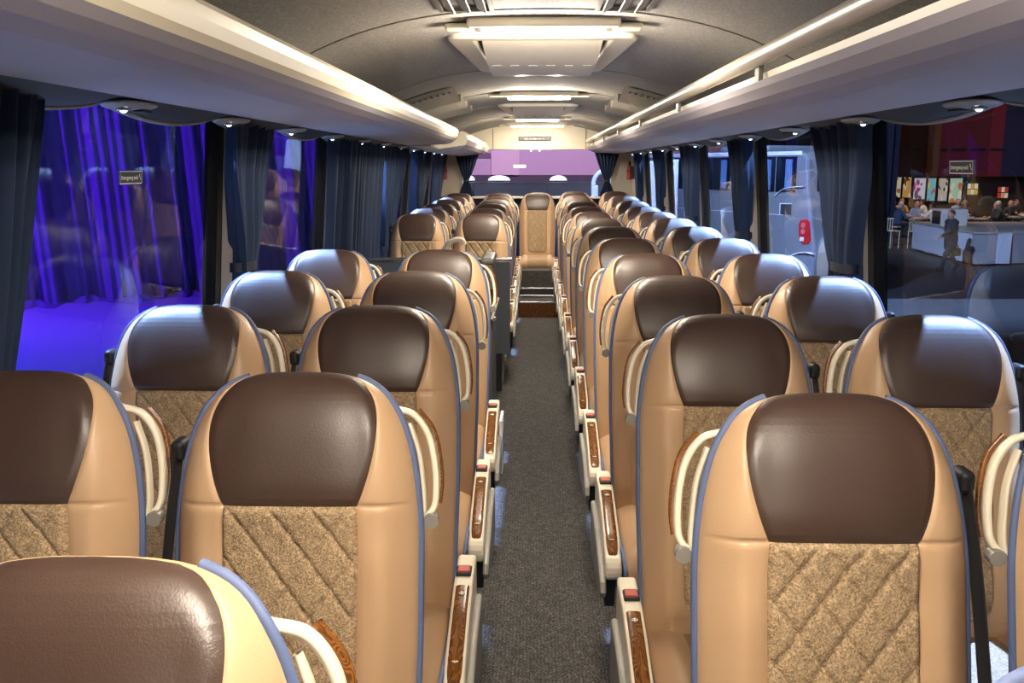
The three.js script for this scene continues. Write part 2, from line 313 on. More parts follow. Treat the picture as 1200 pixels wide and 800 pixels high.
function frontT(a, s) {
  const e = Math.abs(a);
  let T = 0.068 + 0.018 * sstep(0.5, 0.62, s) - 0.01 * sstep(0.15, 0.0, s);
  if (s > 0.55) T *= Math.sqrt(Math.max(0, 1 - ((s - 0.55) / (LB - 0.55)) ** 2.3));
  let t = T * Math.max(0, 1 - e ** 3.4) ** 0.55;
  const low = sstep(0.60, 0.46, s);
  t += 0.020 * Math.exp(-(((e - 0.74) / 0.15) ** 2)) * low * Math.max(0, 1 - e ** 6);
  t += 0.010 * Math.exp(-(((e - 0.80) / 0.14) ** 2)) * (1 - low) * sstep(LB, LB - 0.1, s) * Math.max(0, 1 - e ** 6);
  t -= 0.0045 * Math.exp(-(((s - S1) / 0.0045) ** 2)) * Math.max(0, 1 - e ** 8);                       // seam across
  const seamA = s > S1 ? aH(s) : aQ(s);
  if (seamA > 0 && seamA < 0.98) t -= 0.0035 * Math.exp(-(((e - seamA) * 0.2 / 0.0035) ** 2));
  return t;
}
const sLevels = (a, b, n, extra = []) => { const o = []; for (let i = 0; i <= n; i++) o.push(lerp(a, b, i / n)); o.push(...extra.filter(v => v > a && v < b)); return [...new Set(o)].sort((p, q) => p - q); };
const TOPS = []; for (let i = 0; i <= 14; i++) TOPS.push(LB - 0.10 * (1 - Math.sin(i / 14 * Math.PI / 2)) - 1e-6);
const SEAMS = [S1 - 0.012, S1 - 0.006, S1 - 0.003, S1, S1 + 0.003, S1 + 0.006, S1 + 0.012];
function patch(aFrom, aTo, levels, n, bulge) {
  return grid(n, levels.length - 1, (u, v) => {
    const s = levels[Math.round(v * (levels.length - 1))], a0 = aFrom(s), a1 = aTo(s), a = lerp(a0, a1, u), x = a * halfW(s);
    return [...backPt(x, s, frontT(a, s) + (bulge ? bulge(x, s) : 0)), x, s];
  });
}
const edge = u => Math.sin(u * Math.PI / 2);
const backGeo = (() => {
  const lv = sLevels(0, LB - 1e-6, 34, [...SEAMS, ...TOPS, 0.1, 0.101, 0.103, 0.106, 0.11, 0.12, 0.13, 0.15, 0.17]);
  const lim = s => s > S1 ? aH(s) : aQ(s);
  const gs = [];
  for (const sd of [-1, 1]) gs.push(grid(22, lv.length - 1, (u, v) => { const s = lv[Math.round(v * (lv.length - 1))], a = lerp(lim(s), 1, edge(u)), x = a * halfW(s); return [...backPt(sd * x, s, frontT(a, s)), sd * x, s]; }, sd < 0));
  return merge(gs);
})();
const headGeo = patch(s => -aH(s), aH, sLevels(S1, LB - 1e-6, 18, [...SEAMS, ...TOPS]), 36);
const quiltDepth = (x, s) => {
  const p = x / 0.066, q = s / 0.088, f = k => { const d = Math.abs(k - Math.round(k)); return Math.min(1, d / 0.20); };
  const m = f(p / 1 + q), k = f(p / 1 - q);
  return 0.010 * (Math.sqrt(1 - (1 - m) ** 2) * Math.sqrt(1 - (1 - k) ** 2)) * sstep(0.108, 0.102, Math.abs(x)) * sstep(S1, S1 - 0.006, s) - 0.001;
};
const quiltGeo = patch(s => -aQ(s), aQ, sLevels(0.1001, S1, 110), 54, quiltDepth);
const shellGeo = (() => {
  const lv = sLevels(0, LB - 1e-6, 20, TOPS);
  const bt = (a, s) => -(0.062 * Math.max(0, 1 - Math.abs(a) ** 5) ** 0.5 * Math.sqrt(Math.max(0, 1 - (Math.max(0, s - 0.6) / (LB - 0.6)) ** 3)));
  return grid(28, lv.length - 1, (u, v) => { const s = lv[Math.round(v * (lv.length - 1))], a = Math.sin((u - 0.5) * Math.PI), x = a * halfW(s); return [...backPt(x, s, bt(a, s)), x, s]; }, true);
})();
const pipeGeo = sd => tube(Array.from({ length: 44 }, (_, i) => { const k = i / 43, s = k < 0.7 ? lerp(0.01, 0.62, k / 0.7) : LB - (LB - 0.62) * (1 - Math.sin((k - 0.7) / 0.3 * Math.PI / 2 * 0.80)) - 0.0005; return backPt(sd * (halfW(s) + 0.001), s, 0.004 - 0.016 * sstep(0.72, LB, s)); }), 0.0065, 70, 8);
// cushion: width 0.43, from z = 0.12 forward to 0.58
const CW = 0.193, CZ0 = 0.10, CZ1 = 0.585, CY = 0.475;
function cushPt(a, k) {                                                   // a across -1..1, k along the profile 0 back .. 1 under the front
  const e = Math.max(0, 1 - Math.abs(a) ** 6) ** 0.5;
  let y, z;
  if (k < 0.72) { const f = k / 0.72; z = lerp(CZ0, CZ1 - 0.07, f); y = CY - 0.035 + 0.035 * f + 0.012 * Math.sin(f * Math.PI); }
  else { const th = (k - 0.72) / 0.28 * Math.PI * 0.95; z = CZ1 - 0.07 + 0.07 * Math.sin(th); y = CY - 0.075 + 0.075 * Math.cos(th); }
  const yc = CY - 0.075; y = yc + (y - yc) * (0.35 + 0.65 * e) + 0.012 * Math.exp(-(((Math.abs(a) - 0.74) / 0.14) ** 2)) * (k < 0.72 ? 1 : 0);
  return [a * CW, y, z];
}
const cushEdge = (() => { const gs = []; for (const sd of [-1, 1]) { gs.push(grid(16, 44, (u, v) => { const a = lerp(0.56, 1, edge(u)); const p = cushPt(a, v); return [sd * p[0], p[1], p[2], sd * p[0], v * 0.7]; }, sd > 0)); gs.push(grid(2, 44, (u, v) => { const p = cushPt(1, v); return [sd * lerp(CW, CW - 0.01, u), lerp(p[1], 0.33, u), p[2], u * 0.1, v * 0.7]; })); } return merge(gs); })();
const cushMid = grid(20, 44, (u, v) => { const a = lerp(-0.56, 0.56, u), p = cushPt(a, v); return [p[0], p[1], p[2], p[0], v * 0.7]; }, true);
const cushPipe = sd => tube(Array.from({ length: 24 }, (_, i) => { const p = cushPt(1, i / 23 * 0.97); return [sd * (CW + 0.002), p[1] + 0.006, p[2]]; }), 0.0065, 40, 8);
const baseGeo = [box(0.36, 0.06, 0.40, 0, 0.345, 0.33, 0.015), box(0.38, 0.03, 0.05, 0, 0.30, 0.20, 0.008), box(0.38, 0.03, 0.05, 0, 0.30, 0.46, 0.008)];
const legGeo = sd => { const g = prism([[0.14, 0.0], [0.52, 0.0], [0.52, 0.03], [0.40, 0.06], [0.38, 0.29], [0.27, 0.29], [0.25, 0.06], [0.14, 0.03]], 0.03, 0.004); g.rotateY(-Math.PI / 2); g.translate(sd * 0.16 + 0.015, 0, 0); return metreUV(g); };
// grab handle on the aisle side, d = direction of the aisle
const handlePath = d => [[0.150, 0.725, -0.012], [0.184, 0.714, -0.022], [0.207, 0.684, -0.026], [0.219, 0.640, -0.026], [0.223, 0.592, -0.024], [0.220, 0.560, -0.020], [0.203, 0.538, -0.014]].map(p => backPt(d * p[0], p[1], p[2]));
const handlePathIn = d => [[0.178, 0.700, -0.016], [0.194, 0.652, -0.018], [0.201, 0.605, -0.018], [0.204, 0.560, -0.016], [0.2, 0.538, -0.014]].map(p => backPt(d * p[0], p[1], p[2]));
function armProfile(off) {                                               // side view [z, y] of the aisle console
  const o = [[0.06, 0.555 + off], [0.20, 0.548 + off], [0.30, 0.525 + off], [0.42, 0.487 + off], [0.485, 0.455 + off]];
  for (let i = 1; i <= 6; i++) { const a = i / 6 * Math.PI * 0.8; o.push([0.485 + (0.035 + off) * Math.sin(a), 0.42 + (0.035 + off) * Math.cos(a)]); }
  o.push([0.40, 0.375 - off], [0.06, 0.36 - off]); return o;
}
const armTopY = z => { const p = armProfile(0); for (let i = 0; i < 4; i++) if (z <= p[i + 1][0]) return lerp(p[i][1], p[i + 1][1], (z - p[i][0]) / (p[i + 1][0] - p[i][0])); return 0.455 - (z - 0.485) * 1.2; };
const armGeo = d => { const g = prism(armProfile(0), 0.046, 0.007); g.rotateY(-Math.PI / 2); g.translate(d * 0.222 + 0.023, -0.03, 0); return metreUV(g); };
const armSide = d => { const p = [[0.10, 0.47], [0.30, 0.455], [0.46, 0.42], [0.53, 0.395], [0.545, 0.37], [0.52, 0.345], [0.42, 0.335], [0.16, 0.31], [0.10, 0.33]]; const g = prism(p, 0.018, 0.006); g.rotateY(-Math.PI / 2); g.translate(d * 0.252 + 0.009, -0.03, 0); return metreUV(g); };
const armSkirt = d => { const p = [[0.08, 0.36], [0.44, 0.37], [0.40, 0.26], [0.10, 0.25]]; const g = prism(p, 0.03, 0.004); g.rotateY(-Math.PI / 2); g.translate(d * 0.222 + 0.015, -0.03, 0); return metreUV(g); };
const armWood = d => grid(8, 26, (u, v) => { const z = lerp(0.215, 0.505, v), r = v > 0.8 ? Math.sqrt(Math.max(0, 1 - ((v - 0.8) / 0.2) ** 2)) : 1; const x = (u - 0.5) * 0.032 * r; return [d * (0.222 + x), armTopY(z) - 0.0265 - 0.0035 * Math.abs((u - 0.5) * 2) ** 6, z, u * 0.04, v * 0.29]; }, d < 0);
const armMarks = d => [[0.245, 0.006], [0.44, 0.004]].map(([z, r]) => { const g = new THREE.TorusGeometry(r, 0.0012, 5, 12); g.rotateX(Math.PI / 2 - 0.12); g.translate(d * 0.222, armTopY(z) - 0.0255, z); return g; }).concat([box(0.003, 0.0014, 0.016, d * 0.222, armTopY(0.245) - 0.0254, 0.245), box(0.014, 0.0014, 0.003, d * 0.222, armTopY(0.44) - 0.0254, 0.44)]);
function makeSeat(d, aisle) {                                            // d = +1: aisle lies towards +x
  const t = new THREE.Group();
  obj('backrest', backGeo, M.tan, t);
  obj('headrest', headGeo, M.brown, t).userData.label = 'dark brown leather headrest panel';
  obj('quilted_panel', quiltGeo, M.quilt, t).userData.label = 'diamond quilted woven panel';
  obj('back_shell', shellGeo, M.tan, t);
  for (const s of [-1, 1]) obj('piping', pipeGeo(s), M.piping, t);
  const c = obj('seat_cushion', cushEdge, M.tan, t);
  obj('cushion_insert', cushMid, M.quilt, c);
  for (const s of [-1, 1]) obj('piping', cushPipe(s), M.piping, c);
  obj('seat_frame', baseGeo, M.dark, t);
  obj('leg', legGeo(1), M.grey, t); obj('leg', legGeo(-1), M.grey, t);
  if (d) {
    const h = obj('grab_handle', [sweep(handlePath(d), ovalProfile(0.0058, 0.0105), [0, 0.22, 0.97], 40)], M.cream, t);
    obj('wooden_inlay', [sweep(handlePath(d).slice(1, 6).map(p => [p[0] + d * 0.004, p[1] + 0.003, p[2] - 0.012]), ovalProfile(0.008, 0.005), [0, 0.22, 0.97], 30)], M.wood, h);
    obj('inner_frame', [sweep(handlePathIn(d), ovalProfile(0.004, 0.010), [0, 0.22, 0.97], 24)], M.creamShell, h);
    const kp = backPt(d * 0.216, 0.540, -0.012);
    obj('pivot_knob', [cyl(0.013, 0.013, 0.02, kp[0], kp[1], kp[2], 16, 'z')], M.grey, h);
    const gp = backPt(-d * 0.206, 0.655, -0.012);
    const b = obj('seat_belt', [sweep([backPt(-d * 0.208, 0.65, -0.008), backPt(-d * 0.214, 0.55, 0.004), backPt(-d * 0.220, 0.35, 0.02), backPt(-d * 0.222, 0.15, 0.03), [-d * 0.222, 0.40, 0.22]], ovalProfile(0.0016, 0.021, 10, 0.4), [0, 0, 1], 40)], M.strap, t);
    obj('belt_guide', [box(0.024, 0.036, 0.045, gp[0], gp[1], gp[2], 0.010)], M.black, b);
    const bp = backPt(-d * 0.220, 0.33, 0.022);
    obj('belt_tongue', [box(0.014, 0.028, 0.05, bp[0], bp[1], bp[2], 0.006)], M.black, b);
    obj('tongue_plate', [box(0.004, 0.02, 0.045, bp[0], bp[1] - 0.022, bp[2] + 0.01, 0.0015)], M.steel, b);
  }
  if (aisle) {
    const a = obj('armrest_console', armGeo(d), M.cream, t);
    obj('side_cover', armSide(d), M.grey, a);
    obj('skirt', armSkirt(d), M.dark, a);
    const w = obj('wooden_inlay', armWood(d), M.wood, t);
    { const k = armMarks(d); obj('symbol', [k[0], k[2]], M.cream, w); obj('symbol', [k[1], k[3]], M.cream, w); }
    const by = armTopY(0.15) - 0.03;
    const bk = obj('belt_buckle', [box(0.036, 0.012, 0.046, d * 0.220, by + 0.002, 0.15, 0.004)], M.dark, t);
    obj('release_button', [box(0.028, 0.006, 0.034, d * 0.220, by + 0.008, 0.15, 0.002)], M.red, bk).userData.label = 'red belt release button';
  }
  return t;
}
const protos = { L1: makeSeat(1, true), L0: makeSeat(1, false), R1: makeSeat(-1, true), R0: makeSeat(-1, false), C: makeSeat(0, false) };
for (const p of Object.values(protos)) scene.remove(p);
function placeSeat(kind, x, y, z, label, group) {
  const s = protos[kind].clone(); s.name = numbered('coach_armchair'); s.position.set(x, y, z); scene.add(s); tag(s, label, 'seat', group); return s;
}
const leftZ = [-0.73, -1.473, -2.23, -3.0, -3.80], leftBack = [-6.76, -7.5, -8.28, -9.05, -9.78];
const rightZ = [-0.57, -1.347, -2.11, -2.89, -3.65, -4.46, -5.30, -6.13, -6.97, -7.8, -8.65, -9.5];
leftZ.forEach((z, i) => {
  const n = ord[5 - i], w = `${n} row ahead of the stairwell, ${LSIDE}`;
  placeSeat('L1', -0.415, riseL(z), z, `tan aisle seat with brown headrest, ${w}`, 'seats in rows');
  if (i) placeSeat('L0', -0.878, riseL(z), z, `tan window seat with brown headrest, ${w}`, 'seats in rows');
});
leftBack.forEach((z, i) => {
  const w = i ? `${ord[5 - i]} row ahead of the rear bench, ${LSIDE}` : `directly behind the stairwell, ${LSIDE}`;
  placeSeat('L1', -0.415, riseL(z), z, `tan aisle seat with brown headrest, ${w}`, 'seats in rows');
  placeSeat('L0', -0.878, riseL(z), z, `tan window seat with brown headrest, ${w}`, 'seats in rows');
});
rightZ.forEach((z, i) => {
  const w = `${ord[12 - i]} row ahead of the rear bench, ${RSIDE}`;
  placeSeat('R1', 0.415, riseR(z), z, `tan aisle seat with brown headrest, ${w}`, 'seats in rows');
  if (i) placeSeat('R0', 0.885, riseR(z), z, `tan window seat with brown headrest, ${w}`, 'seats in rows');
});
placeSeat('C', 0.008, 0.06, -10.42, 'middle seat of the rear bench at the end of the aisle', 'rear bench seats');
placeSeat('C', -0.43, 0.05, -10.50, `rear bench seat beside the middle one, ${LSIDE}`, 'rear bench seats');
placeSeat('C', -0.885, 0.05, -10.50, `rear bench seat against the wall, ${LSIDE}`, 'rear bench seats');
placeSeat('C', 0.43, 0.07, -10.50, `rear bench seat beside the middle one, ${RSIDE}`, 'rear bench seats');
placeSeat('C', 0.885, 0.07, -10.50, `rear bench seat against the wall, ${RSIDE}`, 'rear bench seats');

// ---------------------------------------------------------------- stairwell partition, rails, extinguishers, stickers
{
  const p = thing('stairwell_partition', 'charcoal partition panel beside the aisle behind the last front seat', 'partition', [-0.24, 0, -4.18]);
  obj('panel', [box(0.05, 1.05, 0.34, 0, 0.53, -0.15, 0.015)], std('#4a4a47', 0.55), p);
  obj('top_cap', [box(0.06, 0.03, 0.35, 0, 1.06, -0.15, 0.012)], std('#5a5a57', 0.4), p);
  obj('hinge', [box(0.03, 0.05, 0.02, 0.025, 0.96, 0.03, 0.004), box(0.02, 0.02, 0.02, 0.03, 0.80, 0.03, 0.004)], M.steel, p);
  obj('gas_strut', [tube([[0.02, 0.80, 0.035], [0.05, 0.90, 0.04]], 0.006, 4)], M.cream, p);
  const q = thing('stairwell_screen', 'grey knee panel with bright top rail in front of the stairwell seats', 'screen', [-0.66, 0, -6.05]);
  obj('panel', [box(0.95, 0.62, 0.03, 0, 0.56, 0, 0.008)], std('#5f666c', 0.5), q);
  obj('rail', [cyl(0.012, 0.012, 0.97, 0, 0.885, 0, 12, 'x')], M.steel, q);
  for (const x of [-0.4, 0.4]) obj('post', [box(0.04, 0.26, 0.04, x, 0.13, 0, 0.006)], M.dark, q);
  const r = thing('grab_rail', 'curved cream grab rail ahead of the seat behind the stairwell', 'grab rail', [-0.60, 0, -6.12]);
  obj('tube', [tube([[-0.05, 0.86, 0], [-0.03, 0.93, 0], [0.01, 0.985, 0], [0.06, 1.01, 0], [0.10, 1.0, 0], [0.105, 0.975, 0]], 0.018, 28, 10)], M.cream, r);
  obj('post', [box(0.04, 0.84, 0.04, -0.05, 0.44, 0, 0.008)], M.dark, r);
}
for (const sd of [-1, 1]) {
  const t = thing('fire_extinguisher', `small red fire extinguisher on the rear wall panel, ${sd < 0 ? LSIDE : RSIDE}`, 'extinguisher', [sd * 1.06, 1.34, -10.75]); t.scale.setScalar(0.82);
  obj('bottle', [cyl(0.035, 0.035, 0.17, 0, 0.085, 0, 20), new THREE.SphereGeometry(0.035, 20, 10).translate(0, 0.17, 0)], std('#7a1f18', 0.45), t);
  obj('valve', [box(0.03, 0.04, 0.05, 0, 0.222, 0, 0.006), box(0.02, 0.012, 0.1, 0, 0.245, 0.02, 0.004)], M.black, t);
  obj('bracket', [box(0.075, 0.02, 0.075, 0, 0.12, 0, 0.004), box(0.06, 0.18, 0.02, sd * 0.045, 0.1, 0, 0.004)], M.dark, t);
}
function textTexture(lines, w, h, bg, fg, font, border) {
  const c = document.createElement('canvas'); c.width = w; c.height = h; const x = c.getContext('2d');
  x.fillStyle = bg; x.fillRect(0, 0, w, h);
  if (border) { x.strokeStyle = border; x.lineWidth = 10; x.strokeRect(5, 5, w - 10, h - 10); }
  x.fillStyle = fg; x.font = font; x.textBaseline = 'middle';
  for (const [s, px, py] of lines) x.fillText(s, px, py);
  const t = new THREE.CanvasTexture(c); t.colorSpace = THREE.SRGBColorSpace; return [t, x];
}
{
  const [t, x] = textTexture([['Emergency exit', 28, 66]], 512, 128, '#0c1210', '#e8ece8', 'bold 52px sans-serif', '#c9ccd0');
  x.strokeStyle = '#e8ece8'; x.lineWidth = 9; x.beginPath(); x.moveTo(446, 36); x.lineTo(484, 92); x.moveTo(440, 54); x.lineTo(464, 30); x.stroke(); t.needsUpdate = true;
  const m = std('#ffffff', 0.5, { map: t });
  const stick = (sd, z, y, label) => {
    const X = yy => sd * (wallX(yy) + 0.027), hy = 0.018, hz = 0.072;
    const g = grid(1, 1, (u, v) => { const yy = y + (v - 0.5) * 2 * hy; return [X(yy), yy, z + (sd < 0 ? 1 : -1) * (0.5 - u) * 2 * hz, u, v]; });
    tag(obj('window_sticker', [g], m), label, 'sticker');
  };
  stick(-1, -2.6, 1.452, 'black emergency exit sticker on the window before the stage curtain');
  stick(1, -2.64, 1.48, 'black emergency exit sticker on the window before the food court');
  tag(obj('window_sticker', [new THREE.PlaneGeometry(0.15, 0.038).translate(-0.205, 1.492, ZR - 0.02)], std('#ffffff', 0.5, { map: textTexture([['Emergency exit', 28, 66]], 512, 128, '#f4f4f6', '#8a8a92', 'bold 52px sans-serif', '#ffffff')[0] })), 'white emergency exit sticker on the rear window', 'sticker');
  const d = thing('destination_display', 'dark dot matrix display on the cream panel above rear window', 'display', [-0.025, 1.815, ZR + 0.07]);
  obj('housing', [box(0.385, 0.052, 0.02, 0, 0, 0, 0.004)], M.dark, d);
  const [dt, dx] = textTexture([], 512, 64, '#17130f', '#d8d0c8', 'bold 50px sans-serif');
  for (let k = 0; k < 34; k++) { const x0 = 78 + k * 10.2, b = k > 14 && k < 20 ? 235 : 120 + 70 * Math.abs(Math.sin(k * 2.7)); dx.fillStyle = `rgb(${b},${b * 0.96},${b * 0.93})`; dx.fillRect(x0, 16 + 14 * Math.abs(Math.sin(k * 1.9)), 6, 18 + 12 * Math.abs(Math.cos(k * 3.1))); }   // worn, unreadable dot matrix characters
  dt.needsUpdate = true;
  obj('screen', [new THREE.PlaneGeometry(0.365, 0.042).translate(0, 0, 0.0115)], new THREE.MeshStandardMaterial({ color: '#ffffff', map: dt, roughness: 0.3 }), d);
}
{
  const t = thing('leaflet', 'white and blue leaflet tucked beside the aisle armrest console', 'leaflet', [-0.158, 0.27, -3.62]);
  obj('card', [box(0.012, 0.22, 0.16, 0, 0.11, 0, 0.002)], std('#e8ecf2', 0.5), t);
  obj('blue_band', [box(0.013, 0.11, 0.13, 0.0006, 0.10, 0, 0.002)], std('#4a74c8', 0.5), t);
}

// ---------------------------------------------------------------- window curtains
function windowCurtain(sd, z, label, opt = {}) {
  const { closed = 0, pull = 0.11, top = 0.58, dir = -1, wX = 0.03, tieY = 1.12, folds = 5, bot = 0.80 } = opt;
  const t = thing('window_curtain', label, 'curtain', [0, 0, z], 0, 'window curtains');
  const wid = y => closed ? closed : y > tieY ? lerp(Math.min(0.17, top * 0.7), top, ((y - tieY) / (1.66 - tieY)) ** 0.85) : lerp(Math.min(0.17, top * 0.7), 0.27, Math.min(1, (tieY - y) / 0.25));
  const off = y => closed ? 0 : y > tieY ? pull * sstep(tieY + 0.4, tieY, y) : pull;
  const ph = rnd() * 6;
  obj('cloth', [grid(90, 40, (u, v) => {
    const y = lerp(1.66, bot, v), W = wid(y), tight = Math.max(0, Math.min(1, 1 - (W - 0.15) / (top - 0.15)));
    const a = 0.024 + 0.008 * tight, f = Math.sin(u * folds * 6.283 + ph + 0.6 * Math.sin(v * 3)) + 0.35 * Math.sin(u * folds * 2.3 * 6.283 + 1.3 * ph);
    const xx = wallX(y) - wX - 0.02 + a * f;
    return [sd * xx, y, dir * (off(y) + u * W) + 0.03, u * 0.9, v * 0.9];
  })], M.curtain, t);
  if (!closed) obj('tie_band', [grid(40, 4, (u, v) => { const a = u * 6.283, y = tieY + 0.02 - 0.035 * v; return [sd * (wallX(y) - wX - 0.02 + 0.042 * Math.cos(a)), y, dir * (off(y) + 0.085 + 0.098 * Math.sin(a)) + 0.03]; })], M.curtainTie, t);
}
for (const sd of [-1, 1]) PILLARS.forEach((z, i) => {
  if (i === 0 || (sd > 0 && i < 2)) return;
  const side = sd < 0 ? LSIDE : RSIDE;
  if (sd < 0 && i === 1) return windowCurtain(sd, -1.65, `dark blue tied curtain at the ${ord[7 - i]} pillar from the rear, ${side}`, { dir: -1, top: 0.37, tieY: 0.98, pull: 0 });
  windowCurtain(sd, z + 0.13, `dark blue ${sd < 0 && i === 3 ? 'drawn' : 'tied'} curtain at the ${ord[7 - i]} pillar from the rear, ${side}`, sd < 0 && i === 3 ? { closed: 1.62, top: 1.8, folds: 14, tieY: 0.9, bot: 0.78 } : sd < 0 && i >= 4 ? { top: 1.3, folds: 11, tieY: 0.9, bot: 0.78 } : { top: i > 2 ? 0.5 : 0.56 });
});
for (const sd of [-1, 1]) {                                               // curtains gathered at both ends of the rear window
  const t = thing('window_curtain', `blue hourglass curtain at the rear window edge, ${sd < 0 ? LSIDE : RSIDE}`, 'curtain', [sd * 0.83, 0, ZR + 0.11], 0, 'rear window curtains');
  const wid = y => y > 1.33 ? lerp(0.05, 0.30, ((y - 1.33) / 0.33) ** 0.8) : lerp(0.05, 0.22, Math.min(1, (1.33 - y) / 0.22));
  obj('cloth', [grid(60, 30, (u, v) => { const y = lerp(1.66, 1.13, v); return [(u - 0.5) * wid(y) + sd * 0.02 * (1.66 - y), y, 0.018 * Math.sin(u * 6 * 6.283)]; })], M.curtain, t);
  obj('tie_band', [grid(24, 2, (u, v) => { const a = u * 6.283; return [sd * 0.007 + 0.034 * Math.cos(a), 1.34 - 0.03 * v, 0.026 * Math.sin(a)]; })], M.curtainTie, t);
}

// ---------------------------------------------------------------- the exhibition hall outside
const G = -1.4;
struct('floor_hall', [box(90, 0.1, 75, 0, G - 0.05, -25)], std('#24262b', 0.45, { bumpMap: grainBump, bumpScale: 0.001 }));
struct('floor_carpet', [box(30, 0.012, 23, 18, G + 0.006, -9)], std('#565b62', 0.9));
// stage floor and stage curtain
tag(obj('stage_carpet', [box(26, 0.012, 26, -17.5, G + 0.006, -10)], std('#c2c4d6', 0.9)), 'pale stage carpet in blue light before the stage curtain', 'carpet');
{
  const t = thing('stage_curtain', 'tall pleated stage curtain in violet light beyond the blue floor', 'curtain');
  const A = [-16.5, -16.2], B = [-2.2, -23.7], len = Math.hypot(B[0] - A[0], B[1] - A[1]), nx = (B[1] - A[1]) / len, nz = -(B[0] - A[0]) / len;
  const prof = s => 0.13 * Math.sin(s * 12 + 1.5 * Math.sin(s * 1.3)) * (0.6 + 0.4 * Math.sin(s * 2.1)) + 0.045 * Math.sin(s * 27 + 2 * Math.sin(s * 3)) + 0.14 * Math.sin(s * 3.1);
  obj('cloth', [grid(520, 24, (u, v) => { const s = u * len, y = lerp(G + 0.02, 7, v), f = prof(s + 0.05 * y) * (1 + 0.35 * (1 - v) ** 8); return [lerp(A[0], B[0], u) - nx * f, y, lerp(A[1], B[1], u) - nz * f, s * 0.2, y * 0.2]; })], std('#8c7fa8', 0.95), t);
  obj('hem', [grid(520, 6, (u, v) => { const s = u * len, f = prof(s) * 1.35 + 0.15 + 0.5 * v * (0.6 + 0.4 * Math.sin(s * 3.3) * Math.sin(s * 7.1)); return [lerp(A[0], B[0], u) - nx * f, G + 0.02 + 0.10 * (1 - v) * (1 + Math.sin(s * 6)) * 0.6 + 0.004, lerp(A[1], B[1], u) - nz * f, s * 0.2, v]; })], std('#8c7fa8', 0.95), t);
}
const HC = 12;                                                            // hall ceiling height, lamps hang from it
struct('ceiling_hall', [box(90, 0.2, 75, 0, HC + 0.1, -25)], std('#16161a', 0.9));
function flood(x, y, z, target, color, power, angle, pen, label, rad = 6) {
  const t = thing('flood_light', label, 'flood light', [x, y, z]);
  const dir = V(target).sub(V([x, y, z])).normalize();
  obj('hanger', [cyl(0.03, 0.03, HC - y - 0.1, 0, (HC - y) / 2 + 0.05, 0, 10)], M.dark, t);
  const head = cyl(0.22, 0.12, 0.35, 0, 0, 0, 24); head.applyQuaternion(new THREE.Quaternion().setFromUnitVectors(new THREE.Vector3(0, 1, 0), dir));
  obj('lamp_head', [head], M.black, t);
  const lens = new THREE.CircleGeometry(0.2, 24); lens.applyQuaternion(new THREE.Quaternion().setFromUnitVectors(new THREE.Vector3(0, 0, 1), dir)); lens.translate(dir.x * 0.18, dir.y * 0.18, dir.z * 0.18);
  obj('lens', [lens], new THREE.MeshStandardMaterial({ color: '#000000', emissive: color, emissiveIntensity: 3 }), t);
  const l = new THREE.SpotLight(color, power, 0, angle, pen, 2); l.position.set(dir.x * 0.25, dir.y * 0.25, dir.z * 0.25); l.castShadow = true; l.shadow.radius = rad;
  const tg = new THREE.Object3D(); tg.position.set(target[0] - x, target[1] - y, target[2] - z); t.add(tg); l.target = tg; t.add(l);
}
const COLD = '#9cc0ff';
flood(-6.9, 11.3, -6.0, [-1, 1.1, -3.0], COLD, FLOOD, 0.5, 0.5, 'cold white flood light hung over the stage side beside the coach');
flood(-6.9, 11.3, -12.4, [-1, 1.1, -8.6], COLD, FLOOD, 0.42, 0.5, 'cold white flood light hung farther back over the stage side');
flood(6.7, 11.4, -5.8, [1, 1.1, -3.0], COLD, FLOOD, 0.46, 0.5, 'cold white flood light hung over the parked coach side');
flood(6.7, 11.4, -12.2, [1, 1.1, -8.6], COLD, FLOOD, 0.40, 0.5, 'cold white flood light hung farther back over the parked coach');
flood(-10.5, 9.0, -10.5, [-10.8, -1.4, -12.8], '#4a40ff', 420, 0.68, 0.7, 'blue stage flood light hung above the stage carpet');
flood(-16.0, 4.6, -12.2, [-9.6, 0.4, -19.4], '#6a1cff', 420, 0.75, 0.7, 'violet stage flood light aimed along the stage curtain');
flood(-2.0, 9.5, -27.0, [-1.0, 0.0, -38.0], '#b8b8d8', 420, 0.6, 0.8, 'unseen pale flood light added to brighten the grey partition');  // added fill lamp, only lifts the partition out of the dark
flood(0.5, 8.5, -12.5, [8.5, -0.5, -25], '#b4ccff', 1500, 0.6, 0.6, 'cold white flood light aimed at the parked coach and counter');
flood(0.0, 9.5, -38.0, [-1.5, 3.0, -52], '#f2ccec', 1700, 0.8, 0.7, 'magenta flood light washing the far hall wall');
flood(18.0, 9.0, -34.0, [19.0, 2.6, -44], '#ffb08a', 75, 0.7, 0.8, 'dim warm spotlight on the food court bulkhead');
flood(15.5, 7.0, -36.5, [16.0, -1.0, -37.5], '#ffd2a0', 160, 0.9, 0.8, 'warm spotlight above the food court tables');

